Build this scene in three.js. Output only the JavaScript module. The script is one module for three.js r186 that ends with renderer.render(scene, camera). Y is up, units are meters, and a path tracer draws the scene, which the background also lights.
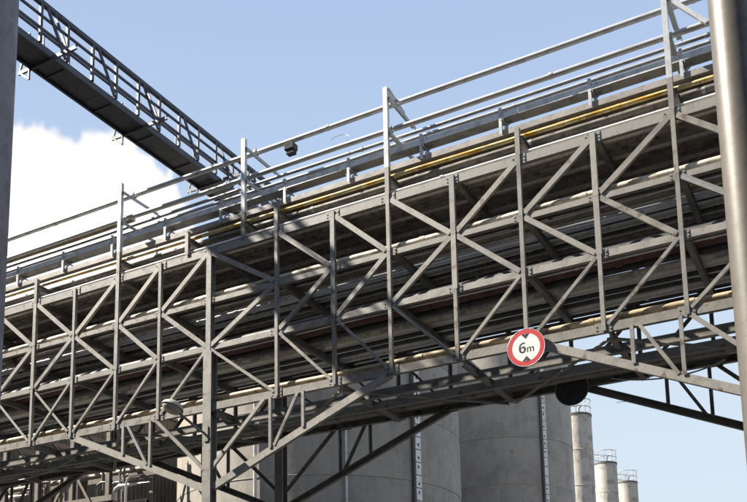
import * as THREE from 'three';
import { mergeGeometries } from 'three/addons/utils/BufferGeometryUtils.js';
import { RoundedBoxGeometry } from 'three/addons/geometries/RoundedBoxGeometry.js';

// ------------------------------------------------------------------ camera, sky, sun, exposure
const scene = new THREE.Scene();
const renderer = new THREE.WebGLRenderer({ antialias: true });
renderer.toneMapping = THREE.LinearToneMapping;
renderer.toneMappingExposure = 3.0;
renderer.shadowMap.enabled = true;

const EYE = 1.7;                                        // eye height; the world is x along the bridge, y up, -z away
const camera = new THREE.PerspectiveCamera(59.93, 747 / 1078, 0.1, 2000);
camera.setViewOffset(747, 1078, 0, 0, 747, 502);        // upper part of an upright photograph
camera.matrixAutoUpdate = true;
{
  const r = new THREE.Vector3(0.8776947, -0.0186655, -0.47885657);
  const u = new THREE.Vector3(0.09283439, 0.98693496, 0.13168581);
  const b = new THREE.Vector3(0.4701423, -0.1600343, 0.86796039);
  camera.quaternion.setFromRotationMatrix(new THREE.Matrix4().makeBasis(r, u, b));
  camera.position.set(0, EYE, 0);
}
const SUN = new THREE.Vector3(-0.96, 1, 0.41);
const sun = new THREE.DirectionalLight(new THREE.Color().setRGB(1.0, 0.93, 0.82), 5);
sun.position.copy(SUN).multiplyScalar(60).add(new THREE.Vector3(-8, 0, -14));
sun.target.position.set(-8, 0, -14);
sun.castShadow = true; sun.shadow.mapSize.set(4096, 4096); sun.shadow.radius = 1;
Object.assign(sun.shadow.camera, { left: -60, right: 60, top: 60, bottom: -60, near: 1, far: 200 });
scene.add(sun, sun.target);

// ------------------------------------------------------------------ seeded noise
function rng(seed) { let s = seed >>> 0; return () => { s = (s + 0x6D2B79F5) | 0; let t = Math.imul(s ^ (s >>> 15), 1 | s); t = (t + Math.imul(t ^ (t >>> 7), 61 | t)) ^ t; return ((t ^ (t >>> 14)) >>> 0) / 4294967296; }; }
const rand = rng(7);
function lattice(seed, nx, ny) { const r = rng(seed), a = new Float32Array(nx * ny); for (let i = 0; i < a.length; i++) a[i] = r(); return a; }
function noiseField(seed, W, H, nx, ny, oct, gain = 0.5) {       // tileable fractal noise, 0..1
  const out = new Float32Array(W * H); let amp = 1, tot = 0;
  for (let o = 0; o < oct; o++) {
    const L = lattice(seed + o * 17, nx, ny);
    for (let y = 0; y < H; y++) {
      const fy = y / H * ny, y0 = Math.floor(fy), ty = fy - y0, sy = ty * ty * (3 - 2 * ty), ya = (y0 % ny) * nx, yb = ((y0 + 1) % ny) * nx;
      for (let x = 0; x < W; x++) {
        const fx = x / W * nx, x0 = Math.floor(fx), tx = fx - x0, sx = tx * tx * (3 - 2 * tx), xa = x0 % nx, xb = (x0 + 1) % nx;
        const a = L[ya + xa] + (L[ya + xb] - L[ya + xa]) * sx, b = L[yb + xa] + (L[yb + xb] - L[yb + xa]) * sx;
        out[y * W + x] += amp * (a + (b - a) * sy);
      }
    }
    tot += amp; amp *= gain; nx *= 2; ny *= 2;
    if (nx > W || ny > H) break;
  }
  for (let i = 0; i < out.length; i++) out[i] /= tot;
  return out;
}
const smooth = (a, b, x) => { const t = Math.min(1, Math.max(0, (x - a) / (b - a))); return t * t * (3 - 2 * t); };

// ------------------------------------------------------------------ sky (air and clouds)
{
  const W = 2048, H = 1024, data = new Float32Array(W * H * 4);
  const n1 = noiseField(101, W, H, 40, 20, 6, 0.5), n2 = noiseField(202, W, H, 160, 80, 4, 0.65), n3 = noiseField(303, W, H, 16, 8, 5);
  const stops = [[-90, .30, .31, .32], [-1, .55, .60, .64], [0, .74, .83, .90], [8, .72, .83, .93], [16, .67, .79, .92], [24, .58, .72, .90], [32, .48, .62, .86], [40, .43, .56, .82], [60, .31, .43, .70], [90, .23, .34, .61]];
  const banks = [[-62, 30.2, 29], [-118, 17, 22], [88, 15, 20], [150, 22, 26], [38, 8, 14]];   // azimuth, top, half width of the cumulus banks
  for (let y = 0; y < H; y++) {
    const el = ((y + .5) / H - .5) * 180;
    let k = 0; while (k < stops.length - 2 && el > stops[k + 1][0]) k++;
    const A = stops[k], B = stops[k + 1], t = (el - A[0]) / (B[0] - A[0]);
    const base = [1, 2, 3].map(i => A[i] + (B[i] - A[i]) * t);
    for (let x = 0; x < W; x++) {
      const phi = ((x + .5) / W - .5) * 2 * Math.PI, dx = Math.cos(phi), dz = Math.sin(phi);
      const az = Math.atan2(dx, -dz) * 180 / Math.PI, i = y * W + x;
      let top = -30;
      for (const [c, h, w] of banks) { let d = Math.abs(az - c); if (d > 180) d = 360 - d; top = Math.max(top, h * Math.exp(-Math.pow(d / w, 8)) - (d > w * 1.6 ? 40 : 0)); }
      const puff = 1 - Math.abs(2 * n1[i] - 1), edge = top + (puff - .62) * 4.5 + (1 - Math.abs(2 * n2[i] - 1) - .6) * 2.6;
      let c = el > -2 && top > 0 ? smooth(-.2, .4, edge - el) : 0;
      const wisp = el > 0 ? smooth(.60, .80, n3[i]) * .10 * smooth(2, 12, el) : 0;
      const cl = 1.12 + (n1[i] - .5) * .7 + (n2[i] - .5) * .5;
      const o = i * 4, col = [1.0, .995, .985];
      for (let q = 0; q < 3; q++) { const s = base[q] * (1 - wisp) + .9 * wisp; data[o + q] = (s * (1 - c) + cl * col[q] * c) * 0.333; }
      data[o + 3] = 1;
    }
  }
  const tex = new THREE.DataTexture(data, W, H, THREE.RGBAFormat, THREE.FloatType);
  tex.mapping = THREE.EquirectangularReflectionMapping; tex.magFilter = THREE.LinearFilter; tex.minFilter = THREE.LinearFilter; tex.needsUpdate = true;
  scene.background = tex; scene.environment = tex;
}

// ------------------------------------------------------------------ materials
function tex8(W, H, fn, srgb = true) {
  const d = new Uint8Array(W * H * 4);
  for (let i = 0; i < W * H; i++) { const c = fn(i, i % W, (i / W) | 0); for (let q = 0; q < 3; q++) d[i * 4 + q] = Math.max(0, Math.min(255, c[q] * 255)); d[i * 4 + 3] = 255; }
  const t = new THREE.DataTexture(d, W, H); t.wrapS = t.wrapT = THREE.RepeatWrapping; t.magFilter = THREE.LinearFilter; t.minFilter = THREE.LinearMipmapLinearFilter; t.generateMipmaps = true;
  if (srgb) t.colorSpace = THREE.SRGBColorSpace; t.needsUpdate = true; return t;
}
const S = 512;
const NA = noiseField(11, S, S, 5, 5, 7, .6), NB = noiseField(12, S, S, 9, 9, 6, .6), NC = noiseField(13, S, S, 3, 24, 5, .6), ND = noiseField(14, S, S, 40, 40, 4, .6), NE = noiseField(15, S, S, 30, 2, 5, .55);
function weathered(rustAt, rustAmt, dirtAmt, streak = null) {
  return tex8(S, S, i => {
    const dirt = 1 - dirtAmt * smooth(.42, .72, NA[i]) - .05 * (ND[i] - .5) * 2 - dirtAmt * .5 * (streak ? smooth(.45, .75, streak[i]) : 0);
    const r = rustAmt * smooth(rustAt, rustAt + .09, NB[i] * .75 + ND[i] * .25);
    const warm = .04 * (NC[i] - .5);
    const c = [dirt + warm, dirt, dirt - warm];
    const rust = [.50, .34, .24];
    return [0, 1, 2].map(q => c[q] * (1 - r) + rust[q] * r);
  });
}
const T_steel = weathered(.64, .5, .15), T_gal = weathered(.72, .35, .16), T_pipe = weathered(.60, .7, .30), T_tank = weathered(.72, .25, .10, NE), T_silo = weathered(.66, .3, .20, NE);
const T_stain = weathered(.575, .6, .22, NC);
const T_yel = tex8(S, S, i => { const w = smooth(.46, .56, NA[i] * .8 + ND[i] * .2), d = 1 - .22 * smooth(.5, .7, NB[i]) + .2 * (ND[i] - .5); return [(.93 + .02 * w) * d, (.70 + .18 * w) * d, (.16 + .5 * w) * d]; });
const T_rough = tex8(S, S, i => { const v = .72 + .25 * (NA[i] - .5) + .25 * (ND[i] - .5); return [v, v, v]; }, false);
const T_bump = tex8(S, S, i => { const v = .5 + .6 * (ND[i] - .5) + .3 * (NB[i] - .5); return [v, v, v]; }, false);
const texCopies = new Map();
function scaled(t, s) { const k = t.uuid + s; if (!texCopies.has(k)) { const c = t.clone(); c.repeat.set(1 / s, 1 / s); c.needsUpdate = true; texCopies.set(k, c); } return texCopies.get(k); }
function mat(r, g, b, map, { rough = .8, metal = 0, size = 1.3, bump = .002 } = {}) {
  const m = new THREE.MeshStandardMaterial({ color: new THREE.Color().setRGB(r, g, b), roughness: rough, metalness: metal, side: THREE.DoubleSide });
  if (map) { m.map = scaled(map, size); m.roughnessMap = scaled(T_rough, size); m.bumpMap = scaled(T_bump, size); m.bumpScale = bump; }
  return m;
}
const M = {
  truss: mat(.215, .203, .182, T_steel), truss2: mat(.255, .238, .21, T_steel, { size: 1.1 }), truss3: mat(.195, .182, .158, T_steel), truss4: mat(.225, .207, .178, T_stain, { size: .9 }), truss5: mat(.215, .212, .20, T_stain, { size: 1.7 }),
  darkSteel: mat(.085, .08, .075, T_steel), 
  galv: mat(.50, .51, .51, T_gal, { rough: .55, metal: .25 }), galv2: mat(.38, .39, .39, T_gal, { rough: .6, metal: .2 }),
  rail: mat(.47, .475, .47, T_gal, { rough: .55, metal: .3 }),
  tray: mat(.66, .68, .69, T_gal, { rough: .6, metal: .1 }), board: mat(.27, .245, .225, T_steel),
  yellow: mat(.62, .60, .55, T_yel, { rough: .65, bump: .0006, size: 2.6 }), cream: mat(.58, .51, .40, T_pipe, { rough: .75, bump: .001 }), sand: mat(.42, .32, .20, T_pipe, { rough: .8, bump: .001 }), dull: mat(.17, .15, .13, T_pipe, { rough: .8, bump: .001 }),
  white: mat(.72, .70, .66, T_gal), silver: mat(.78, .80, .82, T_gal, { rough: .35, metal: .4, bump: .0002, size: 3 }), clad: mat(.60, .585, .54, T_gal, { rough: .38, metal: .3, bump: .0003, size: 3 }),
  redPipe: mat(.10, .036, .03, T_pipe), brownPipe: mat(.25, .215, .18, T_pipe, { bump: .0006 }), darkPipe: mat(.04, .04, .042, T_pipe), greyPipe: mat(.22, .212, .20, T_pipe, { bump: .0006 }),
  gantry: mat(.055, .061, .078, T_steel), deckPlate: mat(.055, .061, .078, T_steel),
  postL: mat(.21, .20, .22, T_gal, { rough: .7, metal: .1, size: .7, bump: .0006 }), postR: mat(.105, .094, .08, T_gal, { rough: .65, metal: .15, size: .8, bump: .0004 }),
  tank: mat(.28, .253, .212, T_tank, { size: 5, bump: .004 }), tankGrey: mat(.34, .305, .26, T_tank, { size: 5, bump: .004 }), silo: mat(.44, .405, .35, T_silo, { size: 3, bump: .004 }), siloRim: mat(.10, .09, .08, T_steel),
  lampBody: mat(.50, .47, .40, T_gal, { rough: .6 }), black: mat(.02, .02, .022, null), darkBox: mat(.035, .036, .04, T_gal),
  cladding: mat(.075, .062, .05, T_steel, { size: 3 }), rackA: mat(.15, .125, .10, T_steel), rackB: mat(.26, .22, .175, T_steel), boardWhite: mat(.78, .77, .73, T_gal),
};
{
  const g = mat(.055, .054, .052, weathered(.70, .15, .25), { size: 6, rough: .95, bump: .01 }); M.ground = g;
  M.bowl = new THREE.MeshPhysicalMaterial({ color: new THREE.Color().setRGB(.45, .42, .36), roughness: .3, transmission: .3, thickness: 0 });
}

// ------------------------------------------------------------------ shape helpers
const V = (x, y, z) => new THREE.Vector3(x, y, z);
const used = new Map();
function numbered(n) { const k = used.get(n) || 0; used.set(n, k + 1); return k ? `${n}_${String(k).padStart(3, '0')}` : n; }
function add(mesh, name, parent) { mesh.name = parent === scene ? numbered(name) : name; mesh.castShadow = mesh.receiveShadow = true; parent.add(mesh); return mesh; }
function thing(name, label, category, group) { const o = new THREE.Group(); o.name = numbered(name); o.userData = { label, category }; if (group) o.userData.group = group; scene.add(o); return o; }
function tag(o, label, category, group) { o.userData.label = label; o.userData.category = category; if (group) o.userData.group = group; return o; }
function grp(name, parent) { const g = new THREE.Group(); g.name = name; parent.add(g); return g; }
// profiles: points (t, n), t across, n outward
const box = (w, h) => [[-w / 2, -h / 2], [w / 2, -h / 2], [w / 2, h / 2], [-w / 2, h / 2]];
const plate = (w, n0, n1) => [[-w / 2, n0], [w / 2, n0], [w / 2, n1], [-w / 2, n1]];
const angle = (w, d, th, n) => [[-w / 2, n], [w / 2, n], [w / 2, n - th], [-w / 2 + th, n - th], [-w / 2 + th, n - d], [-w / 2, n - d]];
const channel = (w, d, th, n) => [[-w / 2, n], [w / 2, n], [w / 2, n - d], [w / 2 - th, n - d], [w / 2 - th, n - th], [-w / 2 + th, n - th], [-w / 2 + th, n - d], [-w / 2, n - d]];
const tee = (w, d, tf, tw) => { const a = w / 2, b = d / 2, c = tw / 2; return [[-a, b], [a, b], [a, b - tf], [c, b - tf], [c, -b + tf], [a, -b + tf], [a, -b], [-a, -b], [-a, -b + tf], [-c, -b + tf], [-c, b - tf], [-a, b - tf]]; };
function sweep(a, b, prof, out = V(0, 0, 1)) {
  const d = b.clone().sub(a), L = d.length(); d.normalize();
  const n = out.clone().addScaledVector(d, -out.dot(d)).normalize(), t = n.clone().cross(d);
  const pos = [], nor = [], uv = [], idx = [], u0 = rand() * 9, v0 = rand() * 9;
  const P = prof.map(([x, y]) => t.clone().multiplyScalar(x).addScaledVector(n, y));
  let area = 0; prof.forEach(([x, y], i) => { const [x2, y2] = prof[(i + 1) % prof.length]; area += x * y2 - x2 * y; });
  let per = 0;
  for (let i = 0; i < P.length; i++) {
    const p = P[i], q = P[(i + 1) % P.length], e = q.clone().sub(p), w = e.length();
    const nn = e.clone().cross(d).normalize(); if (area > 0) { /* t x n orientation */ }
    const sgn = nn.dot(t) * (prof[(i + 1) % prof.length][1] - prof[i][1]) * (area > 0 ? 1 : -1) - nn.dot(n) * (prof[(i + 1) % prof.length][0] - prof[i][0]) * (area > 0 ? 1 : -1);
    if (sgn < 0) nn.negate();
    const k = pos.length / 3;
    for (const [o, s, uu, vv] of [[p, 0, 0, per], [q, 0, 0, per + w], [q, 1, L, per + w], [p, 1, L, per]]) {
      const w3 = a.clone().add(o).addScaledVector(d, s * L); pos.push(w3.x, w3.y, w3.z); nor.push(nn.x, nn.y, nn.z); uv.push(u0 + uu, v0 + vv);
    }
    const A = V(pos[3 * k], pos[3 * k + 1], pos[3 * k + 2]), B = V(pos[3 * k + 3], pos[3 * k + 4], pos[3 * k + 5]), C = V(pos[3 * k + 6], pos[3 * k + 7], pos[3 * k + 8]);
    const f = B.sub(A).cross(C.sub(A)); if (f.dot(nn) > 0) idx.push(k, k + 1, k + 2, k, k + 2, k + 3); else idx.push(k, k + 2, k + 1, k, k + 3, k + 2);
    per += w;
  }
  const tri = THREE.ShapeUtils.triangulateShape(prof.map(([x, y]) => new THREE.Vector2(x, y)), []);
  for (const s of [0, 1]) {
    const k = pos.length / 3, nn = d.clone().multiplyScalar(s ? 1 : -1);
    for (let i = 0; i < P.length; i++) { const w3 = a.clone().add(P[i]).addScaledVector(d, s * L); pos.push(w3.x, w3.y, w3.z); nor.push(nn.x, nn.y, nn.z); uv.push(u0 + prof[i][0], v0 + prof[i][1]); }
    for (const [i, j, l] of tri) {
      const e1 = P[j].clone().sub(P[i]), e2 = P[l].clone().sub(P[i]);
      if (e1.cross(e2).dot(nn) > 0) idx.push(k + i, k + j, k + l); else idx.push(k + i, k + l, k + j);
    }
  }
  const g = new THREE.BufferGeometry();
  g.setAttribute('position', new THREE.Float32BufferAttribute(pos, 3)); g.setAttribute('normal', new THREE.Float32BufferAttribute(nor, 3)); g.setAttribute('uv', new THREE.Float32BufferAttribute(uv, 2)); g.setIndex(idx);
  return g;
}
function bar(name, parent, a, b, prof, m, out) { return add(new THREE.Mesh(sweep(a, b, prof, out), m), name, parent); }
function tubeGeo(points, r, radial = 12, cap = true) {                 // round bar along a polyline, uv in metres
  const pos = [], nor = [], uv = [], idx = []; let u = rand() * 9; const v0 = rand() * 9; const N = points.length;
  let ref = V(0, 1, 0); if (Math.abs(points[N - 1].clone().sub(points[0]).normalize().y) > .9) ref = V(1, 0, 0);
  for (let i = 0; i < N; i++) {
    const d = points[Math.min(N - 1, i + 1)].clone().sub(points[Math.max(0, i - 1)]).normalize();
    const s = d.clone().cross(ref).normalize(), t = s.clone().cross(d);
    if (i) u += points[i].distanceTo(points[i - 1]);
    for (let k = 0; k <= radial; k++) { const a = k / radial * Math.PI * 2, n = s.clone().multiplyScalar(Math.cos(a)).addScaledVector(t, Math.sin(a)), p = points[i].clone().addScaledVector(n, r); pos.push(p.x, p.y, p.z); nor.push(n.x, n.y, n.z); uv.push(u, v0 + k / radial * 2 * Math.PI * r); }
  }
  const w = radial + 1;
  for (let i = 0; i < N - 1; i++) for (let k = 0; k < radial; k++) { const a = i * w + k; idx.push(a, a + w, a + 1, a + 1, a + w, a + w + 1); }
  if (cap) for (const e of [0, N - 1]) {
    const d = e ? points[N - 1].clone().sub(points[N - 2]).normalize() : points[0].clone().sub(points[1]).normalize(), c = pos.length / 3;
    pos.push(points[e].x, points[e].y, points[e].z); nor.push(d.x, d.y, d.z); uv.push(0, 0);
    for (let k = 0; k <= radial; k++) { const q = (e * w + k) * 3; pos.push(pos[q], pos[q + 1], pos[q + 2]); nor.push(d.x, d.y, d.z); uv.push(nor[q] * r, nor[q + 1] * r); }
    for (let k = 0; k < radial; k++) e ? idx.push(c, c + 2 + k, c + 1 + k) : idx.push(c, c + 1 + k, c + 2 + k);
  }
  const g = new THREE.BufferGeometry();
  g.setAttribute('position', new THREE.Float32BufferAttribute(pos, 3)); g.setAttribute('normal', new THREE.Float32BufferAttribute(nor, 3)); g.setAttribute('uv', new THREE.Float32BufferAttribute(uv, 2)); g.setIndex(idx); return g;
}
function rod(name, parent, points, r, m, radial = 12) { return add(new THREE.Mesh(tubeGeo(points, r, radial), m), name, parent); }

// ------------------------------------------------------------------ ground
{
  const g = new THREE.PlaneGeometry(1200, 1200); g.rotateX(-Math.PI / 2); const u = g.attributes.uv; for (let i = 0; i < u.count; i++) u.setXY(i, u.getX(i) * 1200, u.getY(i) * 1200);
  const o = add(new THREE.Mesh(g, M.ground), 'ground', scene); o.userData.kind = 'structure';
}

// ------------------------------------------------------------------ pipe bridge
const NEAR = -11.862, FAR = -14.08;
const LV = [6.40, 7.43, 8.28, 9.15];                    // chord heights, bottom to top
const VX = [-22.1, -21.05, -20.0, -19.0, -18.0, -16.9, -15.85, -14.75, -13.70, -12.66, -11.59, -10.59, -9.51, -8.13, -7.06, -6.07, -5.00, -3.96, -2.89, -1.82, -.66, .72, 1.78, 2.82, 3.88, 4.92];
const COLS = [4, 12, 20];
// slope of the diagonal in each bay, from the left; '/' rises to the right
const DA = ['/', '/', '/', '/', '\\', '\\', '\\', '\\', '\\', '/', '/', '/', '\\', '\\', '\\', '\\', '/', '/', '/', '\\', '\\', '\\', '\\', '/', '/'];
const DB = ['\\', '\\', '\\', '\\', '/', '/', '/', '/', '/', '\\', '\\', '\\', '/', '/', '/', '/', '\\', '\\', '\\', '\\', '/', '/', '/', '\\', '\\'];
const DC = ['/', '/', '/', '/', '\\', '\\', '\\', '\\', 'X', '/', '/', '/', '\\', '\\', '\\', '\\', '/', '/', '/', '/', '\\', '\\', '\\', '/', '/'];
const bridge = thing('pipe_bridge', 'long three tier steel truss bridge on columns carrying pipes across the road', 'pipe bridge');
function truss(z, s, mats) {                            // s = +1: outer face towards +z
  const T = grp('truss', bridge), out = V(0, 0, s), pick = () => mats[(rand() * mats.length) | 0];
  const x0 = VX[0] - .1, x1 = VX[VX.length - 1] + .1;
  // chords, in lengths that meet at the columns
  const cuts = [x0, VX[4], VX[12], VX[20], x1];
  const ch = [.125, .10, .085, .13], dy = [0, 0, -.02, 0];
  LV.forEach((y, l) => { for (let i = 0; i < 4; i++) bar('chord', T, V(cuts[i] + (i ? .004 : 0), y + dy[l], z), V(cuts[i + 1] - .004, y + dy[l], z), channel(ch[l], .075, .01, -.014), pick(), out); });
  VX.forEach((x, i) => {
    const col = COLS.includes(i), wide = i % 2 === 0 ? .078 : .058;
    if (!col) for (let l = 0; l < 3; l++) {
      const w = l === 0 ? .055 : wide;
      bar('vertical', T, V(x, LV[l] - (l === 0 ? .05 : .0), z), V(x, LV[l + 1] + (l === 2 ? .06 : -.004), z), angle(w, .06, .008, .012), pick(), out);
    }
    for (let l = 0; l < 4; l++) {
      const w1 = .095 + rand() * .03, w2 = .095 + rand() * .03, hh = ch[l] + .012 + rand() * .02, gm = mats[2 % mats.length];
      const parts = [sweep(V(x - w1, LV[l] + dy[l], z), V(x + w2, LV[l] + dy[l], z), plate(hh, -.0135, -.006), out)];
      for (const bx of [-w1 + .022, w2 - .022]) for (const by of [-.026, .026]) parts.push(sweep(V(x + bx, LV[l] + dy[l] + by, z - s * .0062), V(x + bx, LV[l] + dy[l] + by, z + s * .001), Array.from({ length: 6 }, (_, q) => [.011 * Math.cos(q * Math.PI / 3), .011 * Math.sin(q * Math.PI / 3)]), V(1, 0, 0)));
      add(new THREE.Mesh(mergeGeometries(parts), gm), 'gusset_plate', T);
    }
  });
  const row = (pat, l, w) => pat.forEach((p, i) => {
    const a = VX[i] + .05, b = VX[i + 1] - .05, lo = LV[l] + .035, hi = LV[l + 1] - .035;
    if (p === '/' || p === 'X') bar('diagonal', T, V(a, lo, z), V(b, hi, z), angle(w, .05, .008, .004), pick(), out);
    if (p === '\\' || p === 'X') bar('diagonal', T, V(a, hi, z), V(b, lo, z), angle(w, .05, .008, p === 'X' ? -.006 : .004), pick(), out);
  });
  row(DA, 2, .08); row(DB, 1, .075); row(DC, 0, .047);
  for (const c of COLS) {
    const x = VX[c], jy = 5.03;
    bar('column', T, V(x, 0, z - s * .06), V(x, 7.36, z - s * .06), tee(.17, .17, .014, .011), mats[0], out);
    bar('column', T, V(x, 7.36, z - s * .05), V(x, LV[3] + .08, z - s * .05), tee(.10, .12, .01, .008), mats[0], out);
    bar('base_plate', T, V(x, 0, z - s * .06), V(x, .025, z - s * .06), box(.34, .34), mats[0], out);
    for (const d of [-1, 1]) {
      const ex = d < 0 ? x - 3.15 : x + 3.42, sx = x + d * .09;
      bar('haunch', T, V(sx, jy, z), V(ex, LV[0] - .04, z), channel(.115, .07, .01, -.012), mats[1 % mats.length], out);
      const on = X => jy + (LV[0] - .04 - jy) * (X - sx) / (ex - sx);
      const p1 = x + d * 1.25, p2 = x + d * 1.87;
      for (const p of [p1, p2]) bar('web_member', T, V(p, on(p) + .03, z), V(p, LV[0] - .04, z), angle(.05, .045, .007, .004), pick(), out);
      bar('web_member', T, V(p1 + d * .07, on(p1) + .06, z), V(p2 - d * .1, LV[0] - .05, z), angle(.05, .045, .007, -.004), pick(), out);
      bar('web_member', T, V(sx, jy + .33, z), V(p1 - d * .12, LV[0] - .05, z), angle(.06, .045, .007, .002), pick(), out);
    }
  }
  return T;
}
truss(NEAR, 1, [M.truss, M.truss2, M.truss3, M.truss, M.truss4, M.truss5]);
truss(FAR, -1, [M.truss3, M.truss, M.truss3, M.truss5]);
// cross beams of the four decks and plan bracing under the lowest
const midz = (NEAR + FAR) / 2;
VX.forEach((x, i) => {
  for (let l = 0; l < 4; l++) {
    if (l === 3 ? i % 2 : i % 2 === 0 && l !== 0) continue;
    if (l === 0 && i % 2) continue;
    bar('cross_beam', bridge, V(x + .05, LV[l] - (l === 0 ? .07 : .01), NEAR - .09), V(x + .05, LV[l] - (l === 0 ? .07 : .01), FAR + .09), tee(.075, .11, .008, .007), M.truss3, V(0, 1, 0));
  }
  if (i % 2 === 0 && i + 2 < VX.length) {
    const q = (i / 2) % 2 ? 1 : -1, y = LV[0] - .155;
    bar('plan_brace', bridge, V(x + .1, y, q > 0 ? NEAR - .12 : FAR + .12), V(VX[i + 2], y, q > 0 ? FAR + .12 : NEAR - .12), angle(.06, .05, .007, 0), M.truss3, V(0, -1, 0));
  }
});
for (const z of [-12.47, -13.02]) bar('stringer', bridge, V(VX[0], 6.305, z), V(VX[VX.length - 1], 6.305, z), channel(.125, .10, .01, 0), M.truss3, V(0, 0, 1));
// upper rack: stub posts and tall goal posts on the near side with arms reaching over the pipes
const TALL = [-20.0, -15.85, -11.59, -8.80, -6.07, -1.82, 2.82], STUB = [-17.9, -13.70, -10.0, -8.13, -3.96, .72, 4.9];
for (const x of STUB) bar('stub_post', bridge, V(x, LV[3] + .06, NEAR), V(x, 9.64, NEAR), angle(.07, .07, .008, .012), x === -10.0 ? M.truss2 : M.truss3, V(0, 0, 1));
for (const x of TALL) {
  const far = x === -8.80;
  bar('stub_post', bridge, V(x, LV[3] + .06, NEAR), V(x, 9.66, NEAR), angle(.07, .07, .008, .012), M.truss3, V(0, 0, 1));
  bar('tall_post', bridge, V(x, 9.661, NEAR), V(x, 11.02, NEAR), angle(.075, .07, .008, .013), M.galv, V(0, 0, 1));
  bar('arm', bridge, V(x + .035, 10.85, NEAR - .01), V(x + .035, 10.85, NEAR - .95), angle(.075, .06, .008, .0), M.galv2, V(0, 1, 0));
  bar('arm', bridge, V(x + .035, 10.26, NEAR - .01), V(x + .035, 10.26, NEAR - .95), angle(.075, .06, .008, .0), M.galv2, V(0, 1, 0));
  bar('rear_post', bridge, V(x, 9.55, NEAR - .95), V(x, 10.27, NEAR - .95), angle(.06, .06, .008, .0), M.galv2, V(0, 0, 1));
}
bar('brace', bridge, V(-1.76, 10.84, NEAR - .02), V(-1.30, 10.30, NEAR - .02), angle(.055, .05, .007, .008), M.galv, V(0, 0, 1));
bar('brace', bridge, V(-6.02, 11.0, NEAR - .03), V(-6.02, 10.9, NEAR - .60), angle(.05, .05, .007, 0), M.galv2, V(1, 0, 0));
for (const x of [...STUB, ...TALL]) bar('cross_beam', bridge, V(x + .045, 9.45, NEAR - .005), V(x + .045, 9.45, FAR), tee(.08, .11, .009, .007), M.truss3, V(0, 1, 0));

// ------------------------------------------------------------------ pipes lying on the decks
const XA = -22.0, XB = 4.9;
function pipe(name, label, category, y, dz, r, m, { group, joint = 0, jr = 1.25, jm, x0 = XA, x1 = XB, wob = .006, saddles = null, radial = 14, jl = .05 } = {}) {
  const o = thing(name, label, category, group), pts = [], z = NEAR - dz, n = Math.max(2, Math.round((x1 - x0) / 1.5));
  for (let i = 0; i <= n; i++) pts.push(V(x0 + (x1 - x0) * i / n, y + (rand() - .5) * 2 * wob, z + (rand() - .5) * 2 * wob));
  rod('barrel', o, pts, r, m, radial);
  if (joint) for (let x = x0 + joint * rand() + .2; x < x1 - .1; x += joint * (.8 + .4 * rand())) rod('joint_collar', o, [V(x - jl / 2, y, z), V(x + jl / 2, y, z)], r * jr, jm || m, radial);
  if (saddles) for (const x of saddles) rod('clamp', o, [V(x + .02, y, z), V(x + .06, y, z)], r * 1.35 + .004, M.galv2, 10);
  return o;
}
const posts = TALL.map(x => x - .01);
// upper rack, from the top down
pipe('service_pipe', 'single grey pipe highest of all, resting on the top arms of the tall posts', 'pipe', 10.925, .33, .043, M.rail, { joint: 6, jr: 1.15, saddles: posts });
pipe('service_pipe', 'thicker grey pipe on the outer end of the lower post arms', 'pipe', 10.355, .12, .042, M.rail, { joint: 6, jr: 1.15, saddles: posts });
pipe('service_pipe', 'thin grey pipe on the lower post arms, second from their outer end', 'pipe', 10.335, .335, .029, M.rail, { joint: 5, jr: 1.2 });
pipe('service_pipe', 'thin grey pipe on the lower post arms, third from their outer end', 'pipe', 10.330, .49, .029, M.rail, { joint: 5, jr: 1.2 });
pipe('service_pipe', 'brown lagged pipe that ends at a tall post on the lower arms', 'pipe', 10.375, .22, .05, M.sand, { joint: 2, jr: 1.1, x1: -11.45 });
pipe('service_pipe', 'pale pipe tucked at the inner end of the lower post arms', 'pipe', 10.36, .74, .05, M.galv2, { joint: 4, jr: 1.2 });
{
  const o = thing('cable_tray', 'silver cable tray on short posts below the lower post arms', 'cable tray');
  const U = [[-.05, .09], [-.043, .09], [-.043, -.083], [.043, -.083], [.043, .09], [.05, .09], [.05, -.09], [-.05, -.09]].map(([a, b]) => [b, a]);
  for (let x = XA; x < XB - .5; x += 3) {
    const p = [[-.05, .055], [-.05, -.055], [.05 - .0, -.055], [.05, -.05], [-.044, -.05], [-.044, .055]];
    const x1 = Math.min(XB, x + 3) - .006, zc = NEAR - .31, dy = (rand() - .5) * .008;
    bar('tray_side', o, V(x, 10.055 + dy, zc + .09), V(x1, 10.055 + dy, zc + .09), plate(.095, -.004, .004), M.tray, V(0, 0, 1));
    bar('tray_side', o, V(x, 10.025 + dy, zc - .09), V(x1, 10.025 + dy, zc - .09), plate(.05, -.004, .004), M.tray, V(0, 0, 1));
    bar('tray_floor', o, V(x, 10.003 + dy, zc), V(x1, 10.003 + dy, zc), plate(.172, -.003, .003), M.galv2, V(0, 1, 0));
  }
}
for (let k = 0; k < 3; k++) tag(rod('power_cable', scene, Array.from({ length: 40 }, (_, i) => V(XA + (XB - XA) * i / 39, 10.025 + rand() * .012, NEAR - .26 - k * .045 + (rand() - .5) * .02)), .014, M.black, 8), 'black power cable lying in the silver cable tray', 'cable', 'cables in the silver tray');
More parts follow.
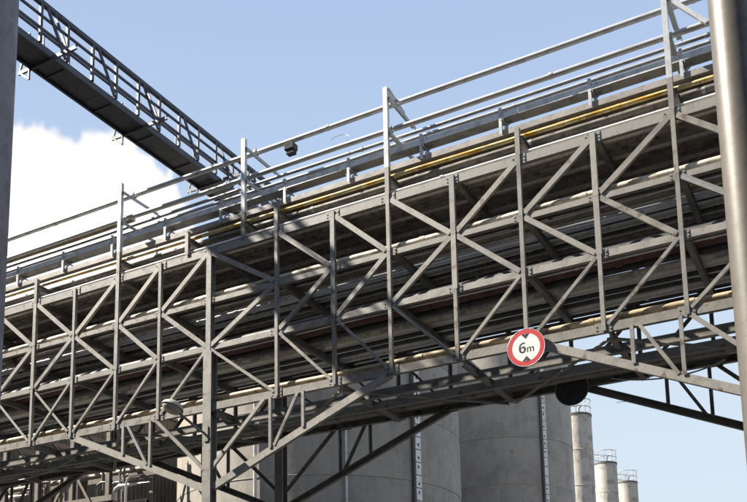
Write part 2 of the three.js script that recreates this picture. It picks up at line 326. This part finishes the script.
{
  const o = thing('stringer_beam', 'brown steel edge beam under the short posts behind the yellow pipe', 'beam');
  bar('beam_flange', o, V(XA, 9.80, NEAR - .25), V(XB, 9.80, NEAR - .25), channel(.09, .10, .008, 0), M.board, V(0, 0, 1));
  const SX = [-21, -19.7, -18.4, -17.1, -15.8, -14.5, -13.25, -11.98, -10.70, -9.45, -8.11, -6.88, -5.58, -4.28, -2.94, -1.69, -.4, .9, 2.2, 3.5];
  for (const x of SX) {
    bar('short_post', o, V(x, 9.765, NEAR - .235), V(x, 10.185, NEAR - .235), angle(.045, .045, .006, .022), M.galv, V(0, 0, 1));
    bar('tray_strut', o, V(x + .05, 9.86, NEAR - .26), V(x + .13, 10.0, NEAR - .34), plate(.03, -.003, .003), M.galv2, V(.5, 0, 1));
    bar('tray_bearer', o, V(x + .03, 9.985, NEAR - .20), V(x + .03, 9.985, NEAR - .46), angle(.04, .03, .005, 0), M.galv2, V(0, 1, 0));
    if (rand() < .8) rod('cable_clip', o, Array.from({ length: 9 }, (_, i) => { const a = i / 8 * Math.PI * 1.3; return V(x + .07 + .035 * Math.cos(a), 10.08 + .05 * Math.sin(a), NEAR - .21); }), .006, M.galv2, 6);
  }
}
{ const o = thing('edge_beam', 'dark deep steel beam behind the yellow gas pipe', 'beam'); bar('web', o, V(-9.9, 9.78, NEAR - .46), V(XB, 9.78, NEAR - .46), channel(.28, .09, .01, 0), M.truss3, V(0, 0, 1)); }
pipe('gas_pipe', 'yellow gas pipe along the upper edge of the bridge', 'pipe', 9.555, .115, .031, M.yellow, { joint: 3, jr: 1.12, jl: .12 });
pipe('service_pipe', 'thin white conduit lying along the top of the near truss', 'pipe', 9.262, .055, .023, M.white, { joint: 4, jr: 1.25 });
pipe('service_pipe', 'pale lagged pipe behind the yellow gas pipe', 'pipe', 9.56, .34, .045, M.dull, { joint: 2.2, jr: 1.06, jm: M.galv2 });
for (const [dz, r, m] of [[.56, .075, M.greyPipe], [.80, .06, M.darkPipe], [1.02, .08, M.greyPipe], [1.28, .09, M.brownPipe], [1.56, .08, M.darkPipe], [1.84, .09, M.greyPipe], [2.08, .06, M.brownPipe]])
  pipe('deck_pipe', 'dull pipe side by side with others on the uppermost cross beams', 'pipe', 9.515 + r, dz, r, m, { group: 'pipes on the uppermost cross beams', joint: 4, jr: 1.15 });
// top chord deck: a ribbed ceiling of closely laid pipes
{
  let z = .17, k = 0;
  while (z < 2.12) {
    const r = [.052, .058, .062, .05, .056][k % 5]; z += r;
    pipe('deck_pipe', 'dull pipe in the closely laid row at top chord level', 'pipe', LV[3] + .05 + r, z, r, k % 4 === 1 ? M.clad : k % 5 === 3 ? M.greyPipe : M.brownPipe, { group: 'closely laid pipes at top chord level', joint: 5, jr: 1.1, radial: 12 });
    z += r + .006 + .012 * rand(); k++;
  }
}
// upper middle deck
pipe('lagged_pipe', 'cream lagged pipe just behind the second chord from the top', 'pipe', LV[2] + .115, .135, .052, M.cream, { joint: 1.4, jr: 1.06, jl: .08 });
for (const [dz, r, m] of [[.36, .07, M.darkPipe], [.56, .085, M.brownPipe], [1.30, .10, M.darkPipe], [1.56, .11, M.brownPipe], [1.86, .12, M.darkPipe], [2.08, .07, M.brownPipe]])
  pipe('deck_pipe', 'dark pipe on the deck of the second chord from the top', 'pipe', LV[2] + .05 + r, dz, r, m, { group: 'dark pipes on the upper middle deck', joint: 4, jr: 1.15 });
pipe('service_pipe', 'bright silver pipe in the middle of the upper middle deck', 'pipe', LV[2] + .09, .93, .042, M.silver, { joint: 3, jr: 1.3 });
pipe('service_pipe', 'thin silver pipe beside the bright one on the upper middle deck', 'pipe', LV[2] + .075, .80, .026, M.silver, { joint: 3, jr: 1.3 });
pipe('service_pipe', 'slim grey tube between dark pipes on the upper middle deck', 'pipe', LV[2] + .08, 1.12, .030, M.clad, { joint: 3, jr: 1.3 });
// lower middle deck
pipe('service_pipe', 'thin white conduit just behind the second chord from the bottom', 'pipe', LV[1] + .065, .14, .020, M.white, { joint: 2.5, jr: 1.3 });
pipe('service_pipe', 'red brown pipe on the deck of the second chord from the bottom', 'pipe', LV[1] + .15, .56, .11, M.redPipe, { joint: 4.2, jr: 1.12, jl: .10 });
pipe('lagged_pipe', 'thick grey clad pipe beside the red brown pipe', 'pipe', LV[1] + .15, 1.28, .10, M.clad, { joint: 1.6, jr: 1.03, jl: .06 });
pipe('service_pipe', 'blue grey clad pipe by the far truss on the lower middle deck', 'pipe', LV[1] + .12, 1.84, .07, M.clad, { joint: 2, jr: 1.06 });
for (const [dz, r, m] of [[.27, .08, M.darkPipe], [.80, .06, M.darkPipe], [1.45, .05, M.darkPipe], [1.66, .07, M.darkPipe], [2.07, .05, M.darkPipe]])
  pipe('deck_pipe', 'dark pipe between the larger pipes on the lower middle deck', 'pipe', LV[1] + .04 + r, dz, r, m, { group: 'dark pipes on the lower middle deck', joint: 4, jr: 1.15 });
for (const [l, dz, r, m, label] of [[2, .27, .022, M.clad, 'thin grey tube between the cream pipe and dark pipes'], [2, .45, .018, M.silver, 'very thin silver tube near the front of the upper middle deck'], [2, 1.42, .03, M.clad, 'grey tube far back on the upper middle deck'], [2, 1.71, .022, M.silver, 'thin silver tube far back on the upper middle deck'],
  [1, .40, .018, M.silver, 'very thin silver tube in front of the red brown pipe'], [2, .68, .03, M.clad, 'slim clad tube in front of the silver pair'], [2, 1.20, .028, M.clad, 'slim clad tube ahead of the rear dark pipes'], [1, 1.03, .035, M.cream, 'slim cream tube between the dark and thick grey pipes'], [1, 1.52, .022, M.silver, 'thin silver tube behind the thick grey pipe'], [1, 1.98, .03, M.clad, 'slim clad tube against the far truss']])
  pipe('service_pipe', label, 'pipe', LV[l] + .05 + r, dz, r, m, { joint: 2.2, jr: 1.4, wob: .01 });
// bottom deck
pipe('lagged_pipe', 'sandy lagged pipe just behind the bottom chord', 'pipe', LV[0] + .165, .15, .048, M.sand, { joint: 1.2, jr: 1.1, jl: .07, wob: .012 });
pipe('service_pipe', 'dark pipe behind the sandy pipe at the bottom deck', 'pipe', LV[0] + .09, .32, .055, M.darkPipe, { joint: 4, jr: 1.15 });
pipe('service_pipe', 'rusty pipe along the far bottom chord', 'pipe', LV[0] + .09, 2.04, .055, M.brownPipe, { joint: 4, jr: 1.15 });

for (const [xa, xb, z, sag, y] of [[-9.2, -7.5, -12.4, .16, 6.22], [-12.9, -10.2, -12.8, .22, 6.2], [-16.5, -13.4, -12.6, .25, 6.2], [-3.2, -1.6, -13.4, .14, 6.2]])
  tag(rod('sagging_cable', scene, Array.from({ length: 17 }, (_, i) => { const t = i / 16; return V(xa + (xb - xa) * t, y - sag * 4 * t * (1 - t), z + .04 * Math.sin(t * 5)); }), .012, M.galv2, 8), 'grey cable sagging between the lowest cross beams', 'cable', 'cables sagging under the bridge');

// ------------------------------------------------------------------ height limit signs
function signFace() {
  const c = document.createElement('canvas'); c.width = c.height = 512; const g = c.getContext('2d');
  g.fillStyle = '#c3202c'; g.fillRect(0, 0, 512, 512);
  g.fillStyle = '#f1efe9'; g.beginPath(); g.arc(256, 256, 192, 0, 7); g.fill();
  g.save(); g.beginPath(); g.arc(256, 256, 192, 0, 7); g.clip();
  g.fillStyle = '#17181a';
  g.beginPath(); g.moveTo(178, 50); g.lineTo(334, 50); g.lineTo(256, 142); g.fill();
  g.beginPath(); g.moveTo(178, 462); g.lineTo(334, 462); g.lineTo(256, 370); g.fill(); g.restore();
  g.fillStyle = '#17181a'; g.textBaseline = 'alphabetic'; g.textAlign = 'center';
  g.font = 'bold 205px sans-serif'; g.fillText('6', 204, 328);
  g.font = 'bold 128px sans-serif'; g.fillText('m', 316, 326);
  const q = rng(77); for (let i = 0; i < 260; i++) { g.fillStyle = `rgba(90,80,65,${(.04 + .12 * q()).toFixed(3)})`; g.beginPath(); g.ellipse(q() * 512, q() * 512, 1 + q() * 5, 2 + q() * 12, 0, 0, 7); g.fill(); }
  const t = new THREE.CanvasTexture(c); t.colorSpace = THREE.SRGBColorSpace; return t;
}
const faceMat = new THREE.MeshStandardMaterial({ map: signFace(), color: new THREE.Color().setRGB(.82, .82, .80), roughness: .5 });
function sign(x, y, z, s, label) {
  const o = thing('height_limit_sign', label, 'road sign'); o.position.set(x, y, z); o.rotation.y = s > 0 ? 0 : Math.PI;
  const r = .268;
  const disc = new THREE.CylinderGeometry(r, r, .004, 48); disc.rotateX(Math.PI / 2); add(new THREE.Mesh(disc, M.darkBox), 'back_plate', o);
  const face = new THREE.CircleGeometry(r - .002, 48); face.translate(0, 0, .0035); add(new THREE.Mesh(face, faceMat), 'sign_face', o);
  const rim = new THREE.TorusGeometry(r, .006, 8, 48); add(new THREE.Mesh(rim, M.galv2), 'rim', o);
  for (const yy of [-.19, .19]) rod('bolt_head', o, [V(0, yy, .003), V(0, yy, .009)], .009, M.galv2, 6);
  for (const yy of [-.1, .1]) bar('bracket', o, V(-.2, yy, -.012), V(.2, yy, -.012), plate(.03, -.008, .008), M.darkBox, V(0, 0, 1));
  return o;
}
sign(-3.955, 6.315, NEAR + .05, 1, 'round red ringed 6m height limit sign on the near truss');
sign(-3.96, 6.33, FAR + .12, -1, 'round sign seen from behind, dark, on the far truss');

// ------------------------------------------------------------------ lamp on the column and floodlight on the top pipe
{
  const o = thing('street_lamp', 'cream bowl street lamp on a short arm from the bridge column', 'lamp');
  rod('arm', o, [V(-9.53, 5.93, NEAR + .03), V(-9.60, 6.02, NEAR + .18), V(-9.72, 6.17, NEAR + .34), V(-9.80, 6.25, NEAR + .40)], .022, M.truss3, 10);
  bar('bracket', o, V(-9.51, 5.80, NEAR + .035), V(-9.51, 6.06, NEAR + .035), plate(.08, -.006, .006), M.truss3, V(0, 0, 1));
  const ax = V(-.62, .30, .42).normalize(), q = new THREE.Quaternion().setFromUnitVectors(V(0, 0, 1), ax), c = V(-9.87, 6.325, NEAR + .46);
  const head = new THREE.SphereGeometry(.165, 28, 18, 0, Math.PI * 2, 0, Math.PI / 2); head.scale(.95, .75, 1.15);
  const h = add(new THREE.Mesh(head, M.lampBody), 'housing', o); h.position.copy(c); h.quaternion.copy(q);
  const bowl = new THREE.SphereGeometry(.152, 28, 14, 0, Math.PI * 2, Math.PI / 2, Math.PI / 2); bowl.scale(.95, .62, 1.13);
  const b = add(new THREE.Mesh(bowl, M.bowl), 'bowl', o); b.position.copy(c).add(V(0, -.004, 0)); b.quaternion.copy(q);
  const ring = new THREE.TorusGeometry(.16, .010, 8, 36); ring.rotateX(Math.PI / 2); ring.scale(.95, 1, 1.14);
  const r2 = add(new THREE.Mesh(ring, M.truss3), 'bowl_ring', o); r2.position.copy(c); r2.quaternion.copy(q);
}
{
  const o = thing('floodlight', 'small black floodlight hanging under the highest pipe', 'lamp'); o.position.set(-8.05, 10.80, NEAR - .33);
  const g = new RoundedBoxGeometry(.19, .11, .14, 2, .012); g.translate(0, -.01, 0); add(new THREE.Mesh(g, M.darkBox), 'housing', o);
  const g2 = new RoundedBoxGeometry(.15, .07, .11, 2, .01); g2.translate(.005, -.10, 0); add(new THREE.Mesh(g2, M.black), 'reflector', o);
  for (let i = 0; i < 5; i++) bar('fin', o, V(-.09, .045 - i * .022, .074), V(.09, .045 - i * .022, .074), plate(.006, -.006, .006), M.darkBox, V(0, 0, 1));
  bar('bracket', o, V(0, .04, 0), V(0, .10, 0), box(.03, .05), M.darkBox, V(0, 0, 1));
}
tag(rod('loose_wire', scene, Array.from({ length: 26 }, (_, i) => { const a = -2.2 + i / 25 * 5.0; return V(-7.02 + .17 * Math.cos(a), 10.52 + .13 * Math.sin(a), NEAR - .2 - .05 * Math.sin(a * 1.3)); }), .005, M.rail, 6), 'loose thin wire curling above the grey pipes', 'wire');
tag(rod('loose_wire', scene, Array.from({ length: 14 }, (_, i) => { const t = i / 13; return V(-3.30 + .20 * t, 6.05 - .10 * t * t + .12 * t * t * t - .03, FAR + .02 + .03 * Math.sin(t * 4)); }), .004, M.galv, 6), 'short loose wire hanging by the far truss against the sky', 'wire');

// ------------------------------------------------------------------ conveyor gantry crossing above
{
  const o = thing('conveyor_gantry', 'dark elevated conveyor walkway crossing high above the pipe bridge', 'walkway');
  const xl = -16.03, xr = -15.28, y = 16, z0 = 9, z1 = -28.5, H = 1.07;
  for (let z = z0; z > z1 + .1; z -= 1.5) {
    const g = new RoundedBoxGeometry(xr - xl - .02, .05, 1.49, 1, .004); g.translate((xl + xr) / 2, y + .03 + (rand() - .5) * .006, z - .75); add(new THREE.Mesh(g, M.deckPlate), 'deck_plate', o);
    bar('joist', o, V(xl + .05, y - .005, z - .4), V(xr - .05, y - .005, z - .4), box(.05, .07), M.gantry, V(0, 1, 0));
  }
  for (const x of [xl, xr]) {
    const s = x === xl ? -1 : 1;
    bar('deck_beam', o, V(x, y + .01, z0), V(x, y + .01, z1), channel(.16, .06, .008, 0), M.gantry, V(s, 0, 0));
    bar('top_rail', o, V(x, y + H, z0), V(x, y + H, z1), s > 0 ? box(.105, .105) : box(.05, .05), M.gantry, V(s, 0, 0));
    for (const f of [.36, .68]) bar('mid_rail', o, V(x, y + .1 + (H - .1) * f, z0), V(x, y + .1 + (H - .1) * f, z1), s > 0 ? box(.05, .05) : box(.025, .025), M.gantry, V(s, 0, 0));
    let k = 0;
    for (let z = z0 - .2; z > z1; z -= .78, k++) {
      bar('post', o, V(x + s * .02, y + .08, z), V(x + s * .02, y + H, z), s > 0 ? box(.07, .06) : box(.035, .035), M.gantry, V(s, 0, 0));
      if (s > 0 && k % 2 === 0 && z - .78 > z1) bar('diagonal', o, V(x + s * .03, y + .1, z - .74), V(x + s * .03, y + H - .03, z - .16), box(.07, .04), M.gantry, V(s, 0, 0));
    }
  }
  for (const z of [4, 0.3, -3.4, -7.0, -10.6, -13.4, -16.4, -19.4, -22.4]) {
    bar('outrigger', o, V(xl - .34, y - .07, z), V(xr + .75, y - .07, z), channel(.09, .05, .008, 0), M.gantry, V(0, 0, 1));
    for (const [x, s] of [[xl, -1], [xr, 1]]) bar('outrigger_brace', o, V(x + s * (s > 0 ? .45 : .3), y - .03, z), V(x + s * .03, y + H * (s > 0 ? .95 : .8), z), angle(.045, .04, .006, 0), M.gantry, V(0, 0, 1));
    bar('hanger_bracket', o, V(xl - .30, y - .08, z), V(xl + .02, y - .34, z), box(.04, .04), M.gantry, V(0, 0, 1));
    bar('hanger_bracket', o, V(xl + .03, y - .06, z), V(xl + .03, y - .36, z), box(.04, .04), M.gantry, V(0, 0, 1));
  }
  for (const z of [8.4]) for (const x of [xl, xr]) bar('leg', o, V(x + (x === xl ? -.8 : .8), 0, z), V(x, y - .07, z), tee(.2, .2, .012, .01), M.gantry, V(0, 0, 1));
  for (const x of [xl, xr]) bar('leg', o, V(x, 13.4, -27.5), V(x, y - .07, -27.5), tee(.16, .16, .012, .01), M.gantry, V(0, 0, 1));
}

// ------------------------------------------------------------------ round posts near the camera
function post(x, z, r, m, label) {
  const o = thing('steel_post', label, 'post'); o.position.set(x, 0, z);
  const n = 40; rod('shaft', o, [V(0, 0, 0), V(0, 2, 0), V(0, 4, 0), V(0, 7.5, 0)], r, m, n);
  rod('base_flange', o, [V(0, 0, 0), V(0, .03, 0)], r + .12, m, n); rod('cap', o, [V(0, 7.5, 0), V(0, 7.53, 0)], r + .02, m, n);
  for (let i = 0; i < 8; i++) { const a = i * Math.PI / 4; rod('bolt', o, [V(Math.cos(a) * (r + .07), .03, Math.sin(a) * (r + .07)), V(Math.cos(a) * (r + .07), .07, Math.sin(a) * (r + .07))], .014, m, 6); }
  return o;
}
post(-.422, -4.985, .112, M.postR, 'slim round steel post, glossy and sunlit along one side, in front of the bridge');
post(-3.99, -3.02, .18, M.postL, 'thicker round dark grey steel post standing in shade below the conveyor gantry');
{
  const o = thing('wire_tie', 'twisted wire wrapped round the sunlit steel post', 'wire');
  for (let k = 0; k < 3; k++) rod('strand', o, Array.from({ length: 25 }, (_, i) => { const a = i / 24 * Math.PI * 2; return V(-.422 + .119 * Math.cos(a), 2.02 + k * .018 + .01 * Math.sin(a * 3 + k), -4.985 + .119 * Math.sin(a)); }), .006, M.lampBody, 6);
}

// ------------------------------------------------------------------ storage tanks
function ring(name, parent, r, y0, y1, m, seg = 96, uOff = 0) {
  const g = new THREE.CylinderGeometry(r, r, y1 - y0, seg, 1, true); g.translate(0, (y0 + y1) / 2, 0);
  const u = g.attributes.uv; for (let i = 0; i < u.count; i++) u.setXY(i, u.getX(i) * 2 * Math.PI * r + uOff, u.getY(i) * (y1 - y0) + y0);
  return add(new THREE.Mesh(g, m), name, parent);
}
function tank(x, z, R, H, m, label, { course = 1.86, fittings = true, group } = {}) {
  const o = thing('storage_tank', label, 'tank', group); o.position.set(x, 0, z);
  const n = Math.round(H / course), h = H / n;
  for (let i = 0; i < n; i++) ring('shell_course', o, R - (i % 2 ? .006 : 0), i * h + .004, (i + 1) * h - .004, m, 96, i * 1.7);
  for (let i = 1; i < n; i++) { const t = new THREE.TorusGeometry(R - .002, .012, 6, 96); t.rotateX(Math.PI / 2); t.translate(0, i * h, 0); add(new THREE.Mesh(t, m), 'weld_seam', o); }
  const roof = new THREE.ConeGeometry(R + .05, R * .16, 64); roof.translate(0, H + R * .08, 0); add(new THREE.Mesh(roof, m), 'roof', o);
  if (fittings) {
    const f = V(-x, 0, -z).normalize(), rt = V(-f.z, 0, f.x).multiplyScalar(1); if (rt.x < 0) rt.negate();
    const at = (deg, rr, y) => f.clone().multiplyScalar(Math.cos(deg * Math.PI / 180) * rr).addScaledVector(rt, Math.sin(deg * Math.PI / 180) * rr).setY(y);
    const s = fittings.size || 1, deg = fittings.deg, out = at(deg, 1, 0);
    rod('level_pipe', o, [at(deg - 1.9 * s, R + .06, 0), at(deg - 1.9 * s, R + .06, H)], .055 * s, M.darkSteel, 10);
    for (let y = 1; y < H - .4; y += .38) {
      bar('gauge_panel', o, at(deg, R + .08, y), at(deg, R + .08, y + .35), plate(.20 * s, -.006, .006), M.boardWhite, out);
      const q = rand() * .18; if (rand() < .75) bar('gauge_mark', o, at(deg, R + .088, y + .05 + q), at(deg, R + .088, y + .12 + q), plate(.05 * s, -.002, .002), M.black, out);
    }
    bar('gauge_rail', o, at(deg + 1.5 * s, R + .06, 0), at(deg + 1.5 * s, R + .06, H), box(.03, .03), M.galv2, out);
    if (fittings.pipe) rod('downpipe', o, [at(9, R + .07, 0), at(9, R + .07, H)], .04, M.galv, 10);
    if (fittings.pipe) rod('downpipe', o, [at(-23, R + .07, 0), at(-23, R + .07, H)], .05, M.galv, 10);
  }
  return o;
}
tank(-15.76, -25.5, 4.59, 13.4, M.tank, 'large tan storage tank behind the bridge, sunlit on one side', { fittings: { size: 1, pipe: true, deg: 37.6 } });
tank(-13.9, -37.5, 3.05, 15.6, M.tankGrey, 'grey storage tank with a white gauge board beside the pale silos', { fittings: { size: 1.1, deg: 34 } });
tank(-22.4, -33.6, 4.3, 19.5, M.tankGrey, 'added unseen grey tank behind the large tan tank, shades the gauge board tank', { fittings: null });  // added as a sun blocker, keeps the grey gauge board tank in shade

// slender silos beyond
function silo(az, d, H, R, label) {
  const a = az * Math.PI / 180, o = thing('silo', label, 'silo', 'slender pale silos beyond the tanks'); o.position.set(Math.sin(a) * d, 0, -Math.cos(a) * d);
  const n = 8, h = H / n;
  for (let i = 0; i < n; i++) ring('shell_course', o, R - (i % 2) * .006, i * h + .01, (i + 1) * h - .01, M.silo, 40, i * 2.3 + d);
  for (let i = 1; i < n; i++) { const t = new THREE.TorusGeometry(R, .022, 6, 40); t.rotateX(Math.PI / 2); t.translate(0, i * h, 0); add(new THREE.Mesh(t, M.silo), 'stiffener', o); }
  const rim = new THREE.CylinderGeometry(R + .03, R + .03, .14, 40); rim.translate(0, H, 0); add(new THREE.Mesh(rim, M.siloRim), 'roof_rim', o);
  for (const [y, r] of [[.55, .03], [1.1, .03]]) { const t = new THREE.TorusGeometry(R - .02, r, 6, 40); t.rotateX(Math.PI / 2); t.translate(0, H + y, 0); add(new THREE.Mesh(t, M.galv2), 'guard_rail', o); }
  for (let i = 0; i < 10; i++) { const q = i * Math.PI / 5; bar('rail_post', o, V(Math.cos(q) * (R - .02), H + .05, Math.sin(q) * (R - .02)), V(Math.cos(q) * (R - .02), H + 1.12, Math.sin(q) * (R - .02)), box(.04, .04), M.galv2, V(1, 0, 0)); }
  rod('vent_pipe', o, [V(.2, H, .2), V(.2, H + .55, .2), V(.34, H + .72, .2)], .09, M.galv2, 10);
  return o;
}
silo(-15.62, 67, 20.95, 1.02, 'slender pale silo with a roof guard rail, touching the grey tank');
silo(-14.10, 82.8, 20.95, 1.0, 'slender pale silo with a roof guard rail, middle one of three');
silo(-12.90, 91.5, 20.95, 1.0, 'slender pale silo with a roof guard rail, farthest from the grey tank');

// ------------------------------------------------------------------ dark plant behind the left of the bridge
{
  const o = thing('process_building', 'dark brown clad process building behind the pipe rack', 'building');
  const x = -28, H = 14.2;
  for (let z = -20; z > -46; z -= 1) {
    const prof = []; for (let i = 0; i <= 4; i++) { const c = i * .25 - .5; prof.push([c + .0, 0], [c + .10, 0], [c + .125, .04], [c + .20, .04]); if (i === 4) break; }
    const pts = prof.filter(p => p[0] <= .5); pts.push([.5, -.03], [-.5, -.03]);
    bar('cladding_panel', o, V(x, 0, z - .5), V(x, H, z - .5), pts.map(([a, b]) => [a * .996, b]), M.cladding, V(1, 0, 0));
  }
  const g = new THREE.BoxGeometry(9.9, H, 25.9); g.translate(x - 5.05, H / 2, -32.9); add(new THREE.Mesh(g, M.cladding), 'hall', o);
  bar('eaves_trim', o, V(x + .02, H + .06, -19.9), V(x + .02, H + .06, -46.1), box(.12, .2), M.darkSteel, V(1, 0, 0));
}
{
  const o = thing('process_building', 'added unseen brown clad hall across the yard, blocks sky light from behind the camera', 'building');
  const z = 9.4, H = 17.5;  // added out of view to block sky fill and darken the undersides
  for (let x = -24; x < 40; x += 2) {
    const pts = []; for (let i = 0; i < 8; i++) { const c = i * .25 - 1; pts.push([c, 0], [c + .10, 0], [c + .125, .04], [c + .20, .04]); } pts.push([1, 0], [1, -.03], [-1, -.03]);
    bar('cladding_panel', o, V(x + 1, 0, z), V(x + 1, H, z), pts.map(([a, b]) => [a * .997, b]), M.cladding, V(0, 0, -1));
  }
  const g = new THREE.BoxGeometry(63.8, H, 15); g.translate(8, H / 2, z + 7.56); add(new THREE.Mesh(g, M.cladding), 'hall', o);
  bar('eaves_trim', o, V(-24.1, H + .06, z), V(40.1, H + .06, z), box(.2, .12), M.darkSteel, V(0, 1, 0));
  const wing = new THREE.BoxGeometry(20, 21, 11.5); wing.translate(-31, 10.5, 5.2); add(new THREE.Mesh(wing, M.cladding), 'added_shade_wing', o);  // added wing, shades the yard so less light bounces up
  for (const x of [2, 14, 26]) { bar('door_frame', o, V(x, 0, z - .07), V(x, 4.6, z - .07), box(4.4, .06), M.darkSteel, V(0, 0, -1)); bar('roller_door', o, V(x, 0, z - .12), V(x, 4.4, z - .12), box(4, .05), M.greyPipe, V(0, 0, -1)); }
}
{
  const o = thing('pipe_rack', 'brown steel pipe rack crowded with risers beside the tan tank', 'pipe rack');
  const zs = [-19.2, -21.0], r = rng(41);
  for (const z of zs) for (let x = -26; x <= -18.8; x += 1.42) bar('post', o, V(x, 0, z), V(x, 9.6, z), tee(.14, .14, .01, .01), M.rackA, V(0, 0, 1));
  for (const z of zs) for (const y of [3, 4.6, 6.1, 7.2, 8.3, 9.4]) bar('beam', o, V(-26.3, y, z + .09), V(-18.7, y, z + .09), channel(.16, .07, .01, 0), M.rackA, V(0, 0, 1));
  for (let x = -26; x <= -18.8; x += 1.42) for (const y of [4.6, 7.2, 9.4]) bar('cross_beam', o, V(x + .1, y - .12, zs[0]), V(x + .1, y - .12, zs[1]), box(.1, .14), M.rackA, V(0, 1, 0));
  for (let x = -25.9, k = 0; x < -19; x += 1.42, k++) bar('brace', o, V(x, k % 2 ? 6.2 : 8.2, zs[0] + .13), V(x + 1.35, k % 2 ? 8.2 : 6.2, zs[0] + .13), angle(.08, .06, .008, 0), M.rackA, V(0, 0, 1));
  for (let i = 0; i < 46; i++) {
    const x = -26 + r() * 7.3, z = -19.5 - r() * 1.3, rr = .03 + r() * .05, t = 6.4 + r() * 2.8;
    rod('riser', o, [V(x, 0, z), V(x, t - .2, z), V(x + .06, t - .06, z), V(x + .2, t, z), V(x + .2 + r() * 1.4, t, z)], rr, [M.rackB, M.greyPipe, M.rackA, M.clad][(r() * 4) | 0], 10);
  }
  for (let i = 0; i < 9; i++) { const y = 4.7 + [0, 1.5, 2.6, 3.7, 4.8][i % 5] * .98, z = -19.5 - r() * 1.3; rod('run_pipe', o, [V(-26.3, y + .08, z), V(-18.7, y + .08, z)], .05 + r() * .05, [M.rackB, M.brownPipe, M.greyPipe][(r() * 3) | 0], 10); }
}
camera.updateMatrixWorld();
renderer.render(scene, camera);
